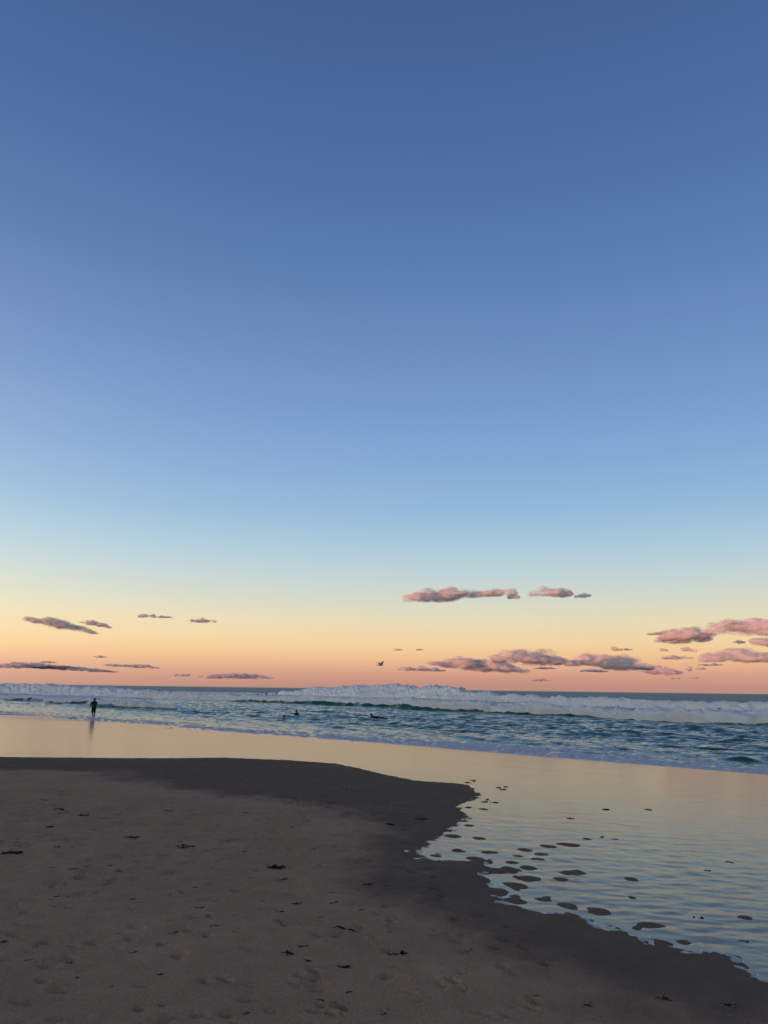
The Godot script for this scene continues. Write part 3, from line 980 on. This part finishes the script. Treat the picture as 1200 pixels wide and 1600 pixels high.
func swimmer(at_: Vector3, turn: float, rise: float, lying: bool, label: String) -> void:
	var root := base_node("person", at_, turn)
	var bones := []
	var hc: Vector3
	var look := Vector3(0, 0, -1)
	if lying:      # stretched out along the surface, head up
		bones = [[Vector3(0, -0.02, 0.1), Vector3(0, -0.04, 0.5), 0.13, 0.12], [Vector3(0, -0.04, 0.5), Vector3(0, -0.05, 0.75), 0.115, 0.125], [Vector3(0, 0.0, 0.08), Vector3(0, 0.09, -0.02), 0.065, 0.055]]
		for sd in [-1.0, 1.0]:
			bones.append([Vector3(0.07 * sd, -0.05, 0.75), Vector3(0.09 * sd, -0.10, 1.15), 0.085, 0.058])
			bones.append([Vector3(0.09 * sd, -0.10, 1.15), Vector3(0.10 * sd, -0.14, 1.55), 0.056, 0.036])
			bones.append([Vector3(0.08 * sd, 0.0, 0.12), Vector3(0.19 * sd, -0.02, 0.12), 0.08, 0.058])
			bones.append([Vector3(0.19 * sd, -0.02, 0.12), Vector3(0.34 * sd, -0.12, -0.02), 0.052, 0.042])
			bones.append([Vector3(0.34 * sd, -0.12, -0.02), Vector3(0.26 * sd, -0.16, -0.24), 0.042, 0.028])
		hc = Vector3(0, 0.19, -0.06)
	else:
		bones = [[Vector3(0, -0.65, 0), Vector3(0, -0.35, 0), 0.125, 0.115], [Vector3(0, -0.35, 0), Vector3(0, -0.12, 0), 0.115, 0.125], [Vector3(0, -0.02, 0), Vector3(0, 0.12, -0.01), 0.065, 0.052]]
		for sd in [-1.0, 1.0]:
			bones.append([Vector3(0.06 * sd, 0.0, 0), Vector3(0.185 * sd, -0.02, 0), 0.078, 0.058])
			bones.append([Vector3(0.185 * sd, -0.02, 0), Vector3(0.28 * sd, -0.27, -0.05), 0.054, 0.043])
			bones.append([Vector3(0.28 * sd, -0.27, -0.05), Vector3(0.22 * sd, -0.42, -0.24), 0.042, 0.028])
			bones.append([Vector3(0.09 * sd, -0.65, 0), Vector3(0.11 * sd, -1.02, -0.03), 0.095, 0.06])
		hc = Vector3(0, 0.21, -0.02)
	for b in bones:
		b[0] += Vector3(0, rise, 0)
		b[1] += Vector3(0, rise, 0)
	hc.y += rise
	var d := blank()
	flesh(bones, 0.02, 0.05, d)
	flesh(head_bones(hc, look), 0.009, 0.025, d)
	put("body", smooth_mesh(d), m_cloth if rise > 0.1 or lying else m_skin, root)
	d = blank()
	flesh([[hc + Vector3(0, 0.04, 0.03), hc + Vector3(0, 0.05, -0.015), 0.09, 0.08], [hc + Vector3(0, 0.02, 0.045), hc + Vector3(0, -0.09, 0.055), 0.075, 0.05]], 0.011, 0.03, d)
	put("hair", smooth_mesh(d), m_hair, root)
	tag(root, label, "person", "swimmers in the sea")

func blade(pts: Array, chord: Array, thick: float) -> ArrayMesh:    # a wing or tail: spine points, chord at each, cambered and thin at the rim
	var v := PackedVector3Array()
	var n := PackedVector3Array()
	var idx := PackedInt32Array()
	var ring := 8
	for k in pts.size():
		var p: Vector3 = pts[k]
		var c: Vector3 = chord[k]
		var axis: Vector3 = (pts[mini(k + 1, pts.size() - 1)] - pts[maxi(k - 1, 0)]).normalized()
		var up := axis.cross(c).normalized()
		if up.y < 0: up = -up
		for r in ring:
			var a := TAU * r / ring
			v.append(p + c * (0.5 * cos(a)) + up * (sin(a) * thick * (0.6 + 0.4 * cos(a)) + 0.10 * c.length() * (1.0 - cos(a) * cos(a))))
			n.append((up * sin(a) + c.normalized() * cos(a) * 0.4).normalized())
	for k in pts.size() - 1:
		for r in ring:
			var a := k * ring + r
			var b := k * ring + (r + 1) % ring
			idx.append_array(PackedInt32Array([a, b, a + ring, b, b + ring, a + ring]))
	return arrays_mesh(v, n, idx)

func make_gull() -> void:
	var dist := 52.0
	var root := base_node("seagull", Vector3(-0.12, 2.7 + 1.55, -dist), deg_to_rad(-62.0))      # flies away to the right
	root.rotation.z = deg_to_rad(8.0)
	var d := blank()
	flesh([[Vector3(0, 0, 0.10), Vector3(0, 0.005, -0.06), 0.042, 0.058], [Vector3(0, 0.005, -0.06), Vector3(0, 0.02, -0.15), 0.058, 0.036], [Vector3(0, 0.02, -0.15), Vector3(0, 0.028, -0.20), 0.034, 0.033], [Vector3(0, 0, 0.10), Vector3(0, 0.004, 0.20), 0.04, 0.016]], 0.008, 0.02, d)
	put("body", smooth_mesh(d), m_plume, root)
	d = blank()
	flesh([[Vector3(0, 0.024, -0.22), Vector3(0, 0.016, -0.265), 0.011, 0.004]], 0.003, 0.004, d)
	put("beak", smooth_mesh(d), m_beak, root)
	put("tail", blade([Vector3(0, 0.004, 0.16), Vector3(0, 0.004, 0.22), Vector3(0, 0.002, 0.28)], [Vector3(0.05, 0, 0), Vector3(0.09, 0, 0), Vector3(0.13, 0, 0)], 0.006), m_wing, root)
	for sd in [-1.0, 1.0]:
		var lift := 0.75 if sd < 0 else 0.55
		put("wing", blade([Vector3(0.03 * sd, 0.03, -0.03), Vector3(0.15 * sd, 0.03 + 0.12 * lift, -0.05), Vector3(0.27 * sd, 0.03 + 0.22 * lift, -0.06), Vector3(0.38 * sd, 0.03 + 0.27 * lift, 0.0), Vector3(0.50 * sd, 0.03 + 0.28 * lift, 0.08)],
			[Vector3(0, 0, 0.17), Vector3(0, 0, 0.16), Vector3(0, 0, 0.14), Vector3(0, 0, 0.10), Vector3(0, 0, 0.02)], 0.009), m_wing, root)
	tag(root, "dark seagull flying low over the breakers with raised wings", "bird")

# ---------------------------------------------------------------- wrack, shells
const PRINTS := [[-1.03, 5.73, 0.9], [-0.45, 6.01, 0.7], [-1.95, 8.29, 0.5], [-0.87, 7.40, -0.4], [-1.54, 6.85, 0.8], [-2.76, 8.74, 0.3], [-3.34, 9.57, 0.6], [0.12, 7.58, 0.2], [0.52, 6.01, 0.5], [-0.23, 5.35, 0.4], [1.04, 5.68, 0.3], [-2.13, 6.29, 0.8], [-3.82, 10.54, 0.2], [0.93, 6.40, -0.3], [-0.71, 10.11, 0.4], [-1.53, 12.03, 0.4]]
const WEEDS := [  # x, metres forward, half width, kind, label
	[-2.55, 10.89, 0.16, 2, "brown and green clump of seaweed left of the largest dark clump"],
	[-1.18, 9.84, 0.20, 0, "largest dark seaweed clump in the middle of the dry sand"],
	[0.76, 14.74, 0.17, 0, "dark seaweed clump nearest the inlet of shallow water, right of its twin"],
	[0.18, 13.97, 0.16, 1, "dark seaweed clump lying left of another near the shallow water"],
	[-0.79, 8.04, 0.10, 1, "ragged seaweed tuft in the sand directly below the largest clump"],
	[-4.85, 13.40, 0.16, 1, "forked strand of seaweed on the upper left sand"],
	[-4.30, 9.72, 0.18, 0, "long low seaweed strip at the left edge of the sand"],
	[-3.44, 11.41, 0.14, 1, "slanting seaweed strand above the brown and green clump"],
	[-1.06, 9.14, 0.10, 1, "flat seaweed scrap just under the largest dark clump"],
	[-0.12, 9.17, 0.11, 0, "dark seaweed scrap at the rim of the damp sand, right of the middle"],
	[0.15, 6.59, 0.14, 1, "long dark seaweed streak near the lower middle of the sand"],
	[-0.69, 6.46, 0.09, 1, "short seaweed streak left of the long streak in the foreground"],
	[0.75, 6.81, 0.05, 0, "small bent seaweed sprig right of the long foreground streak"],
	[-0.80, 5.12, 0.07, 1, "seaweed scrap at the very bottom of the picture"],
	[1.39, 5.69, 0.06, 1, "small seaweed tuft at the bottom right of the beach"],
	[2.00, 5.89, 0.09, 0, "dark seaweed clump in the bottom right corner"],
	[2.40, 5.85, 0.07, 0, "small seaweed scrap rightmost at the bottom of the beach"]]
const SCRAPS := [[-0.95, 15.77, 0.09], [-6.19, 15.13, 0.1], [-4.86, 12.01, 0.09], [-5.45, 14.03, 0.12], [-3.68, 11.15, 0.06], [-0.42, 8.18, 0.06], [-0.26, 7.27, 0.07], [-0.25, 6.16, 0.06], [0.67, 7.37, 0.04], [-1.80, 17.08, 0.06]]
const FLOATS := [[2.59, 22.50], [2.54, 22.84], [2.35, 22.08], [2.06, 16.66], [1.80, 16.79], [2.46, 17.82], [3.04, 20.98], [3.06, 20.53], [3.27, 21.20], [2.41, 18.26], [2.26, 17.88], [4.74, 17.20], [3.63, 15.66], [3.64, 13.48], [3.80, 13.38], [4.34, 10.98], [4.93, 11.69], [3.21, 8.43], [3.29, 7.64], [5.69, 17.42]]
const SHELLS := [[-1.53, 19.49], [-1.11, 20.06], [-0.92, 19.25], [-0.80, 19.14], [-0.67, 19.05], [-0.48, 18.84], [-3.52, 21.41]]

func strand(length: float, width: float, curl: float, hump: float, seed_: int) -> ArrayMesh:    # one leathery ribbon lying on the sand
	var r := RandomNumberGenerator.new()
	r.seed = seed_
	var v := PackedVector3Array()
	var n := PackedVector3Array()
	var idx := PackedInt32Array()
	var p := Vector3.ZERO
	var a := 0.0
	var seg := 7
	for k in seg + 1:
		var t := float(k) / seg
		var wd := width * (0.35 + 0.65 * sin(PI * clampf(t * 0.9 + 0.08, 0.0, 1.0))) * r.randf_range(0.7, 1.2)
		var side := Vector3(-sin(a), r.randf_range(-0.5, 0.5), cos(a))
		var lift := Vector3(0, hump * sin(PI * t) * r.randf_range(0.5, 1.3) + 0.004, 0)
		for c in [[1.0, 0.0], [0.0, 0.4], [-1.0, 0.0], [0.0, -0.4]]:
			v.append(p + lift + side * wd * 0.5 * c[0] + Vector3(0, c[1] * width * 0.5, 0))
			n.append((side * c[0] * 0.5 + Vector3(0, c[1] * 2.0 + 0.1, 0)).normalized())
		a += r.randf_range(-curl, curl)
		p += Vector3(cos(a), 0, sin(a)) * length / seg
	for k in seg:
		for c in 4:
			var q := k * 4 + c
			var e := k * 4 + (c + 1) % 4
			idx.append_array(PackedInt32Array([q, q + 4, e, e, q + 4, e + 4]))
	return arrays_mesh(v, n, idx)

func make_weeds() -> void:
	rng.seed = 77
	var kinds := []
	for k in 7: kinds.append(strand(1.0, 0.20 + 0.07 * (k % 3), 0.4 + 0.08 * k, 0.06, 100 + k))
	for wd in WEEDS:
		var r: float = wd[2] * 0.62
		var root := base_node("seaweed_clump", Vector3(wd[0], beach_height(wd[0], wd[1]) - 0.003, -wd[1]))
		for k in int(9 + r * 80):
			var o := put("frond", kinds[rng.randi() % 7], m_weed[wd[3] if rng.randf() < 0.75 else rng.randi() % 3], root)
			var lengthy := r * rng.randf_range(0.35, 0.9)
			var px := rng.randf_range(-0.9, 0.6) * r
			var pz := rng.randf_range(-0.35, 0.35) * r
			o.position = Vector3(px, beach_height(wd[0] + px, wd[1] - pz) - root.position.y + rng.randf_range(-0.004, 0.014), pz)
			o.rotation = Vector3(0, rng.randf_range(-0.6, 0.6) + (PI if rng.randf() < 0.3 else 0.0), rng.randf_range(-0.06, 0.08))
			o.scale = Vector3(lengthy, lengthy * rng.randf_range(0.7, 1.3), lengthy)
		tag(root, wd[4], "seaweed", "seaweed washed up on the beach")
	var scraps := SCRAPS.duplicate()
	for k in 140:      # small dark bits: seaweed, and shade of sand dents put in as specks
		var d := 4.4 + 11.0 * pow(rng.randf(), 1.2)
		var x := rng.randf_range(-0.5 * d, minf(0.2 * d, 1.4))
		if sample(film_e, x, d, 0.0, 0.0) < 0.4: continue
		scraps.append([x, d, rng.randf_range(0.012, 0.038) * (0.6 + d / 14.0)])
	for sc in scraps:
		var root := base_node("weed_or_shade_scrap", Vector3(sc[0], beach_height(sc[0], sc[1]), -sc[1]))
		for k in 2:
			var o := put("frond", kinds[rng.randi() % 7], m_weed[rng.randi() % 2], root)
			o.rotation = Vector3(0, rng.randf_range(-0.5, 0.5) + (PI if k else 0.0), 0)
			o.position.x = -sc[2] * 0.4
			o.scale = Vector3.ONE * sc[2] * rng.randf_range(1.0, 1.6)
		tag(root, "small dark scrap on the dry sand, part seaweed, part painted dent shade", "seaweed", "small seaweed scraps on the sand")
	for fl in FLOATS:
		var root := base_node("weed_or_shade_scrap", Vector3(fl[0], slope((fl[0] + fl[1]) / R2), -fl[1]))
		for k in 2:
			var o := put("frond", kinds[rng.randi() % 7], m_weed[1], root)
			o.rotation = Vector3(0, rng.randf_range(-0.5, 0.5), 0)
			o.scale = Vector3.ONE * rng.randf_range(0.07, 0.12) * (0.5 + fl[1] / 20.0)
			o.position.x = -0.05 * k
		tag(root, "dark scrap of seaweed standing in the shallow water", "seaweed", "seaweed scraps in the shallow water")
	# shells: ribbed half domes
	var v := PackedVector3Array()
	var n := PackedVector3Array()
	var idx := PackedInt32Array()
	for r in 6:
		for k in 16:
			var a := TAU * k / 16.0
			var t := r / 5.0
			var rib := 1.0 + 0.05 * (k % 2) * t
			v.append(Vector3(cos(a) * t * rib * (1.0 + 0.15 * cos(a)), 0.45 * (1.0 - t * t), sin(a) * t * rib * 0.85))
			n.append(Vector3(cos(a) * t, 1.0, sin(a) * t).normalized())
	for r in 5:
		for k in 16:
			var q := r * 16 + k
			var e := r * 16 + (k + 1) % 16
			idx.append_array(PackedInt32Array([q, e, q + 16, e, e + 16, q + 16]))
	var shell := arrays_mesh(v, n, idx)
	for s in SHELLS:
		var o := put("shell", shell, m_shell)
		o.position = Vector3(s[0], beach_height(s[0], s[1]) - 0.002, -s[1])
		o.rotation = Vector3(rng.randf_range(-0.2, 0.2), rng.randf() * TAU, rng.randf_range(-0.2, 0.2))
		o.scale = Vector3.ONE * rng.randf_range(0.022, 0.036)
		tag(o, "tiny white shell lying on the damp sand of the tongue", "shell", "white shells on the damp sand")

# ---------------------------------------------------------------- build
func _ready() -> void:
	var cam := Camera3D.new()
	cam.name = "camera"
	add_child(cam)
	cam.position = Vector3(0, 2.7, 0)
	cam.rotation_degrees = Vector3(12.97, 0, 0)
	cam.rotate_object_local(Vector3(0, 0, 1), deg_to_rad(0.76))
	cam.fov = 67.3
	cam.near = 0.05
	cam.far = 150000.0
	cam.current = true
	var env := Environment.new()
	env.tonemap_mode = Environment.TONE_MAPPER_LINEAR
	env.tonemap_exposure = 1.0
	env.sdfgi_enabled = true
	env.ssao_enabled = true
	env.ssil_enabled = true
	make_sky(env)
	var we := WorldEnvironment.new()
	we.name = "environment"
	we.environment = env
	add_child(we)
	var sun := DirectionalLight3D.new()
	sun.name = "sun"
	add_child(sun)
	var sa := deg_to_rad(SUN_AZ)
	var se := deg_to_rad(SUN_EL)
	sun.look_at_from_position(Vector3(sin(sa) * cos(se), sin(se), -cos(sa) * cos(se)), Vector3.ZERO)
	sun.light_color = Color(1.0, 0.60, 0.42)
	sun.light_energy = 1.4
	sun.light_angular_distance = 0.6
	sun.shadow_enabled = true
	make_materials()
	print("materials")
	make_beach()
	print("beach")
	make_sea()
	print("sea")
	make_clouds()
	print("clouds")
	make_person()
	swimmer(Vector3(-8.4, 0.10, -68.7), 0.5, 0.0, false, "swimmer with only head and shoulders out of the water, leftmost of three")
	swimmer(Vector3(-8.0, 0.12, -75.0), -0.4, 0.26, false, "swimmer standing chest high in the water, middle of three")
	swimmer(Vector3(-0.9, 0.12, -75.9), 1.3, 0.0, true, "swimmer stretched flat on the water, rightmost of three")
	make_gull()
	make_weeds()
	print("done ", Performance.get_monitor(Performance.OBJECT_NODE_COUNT))
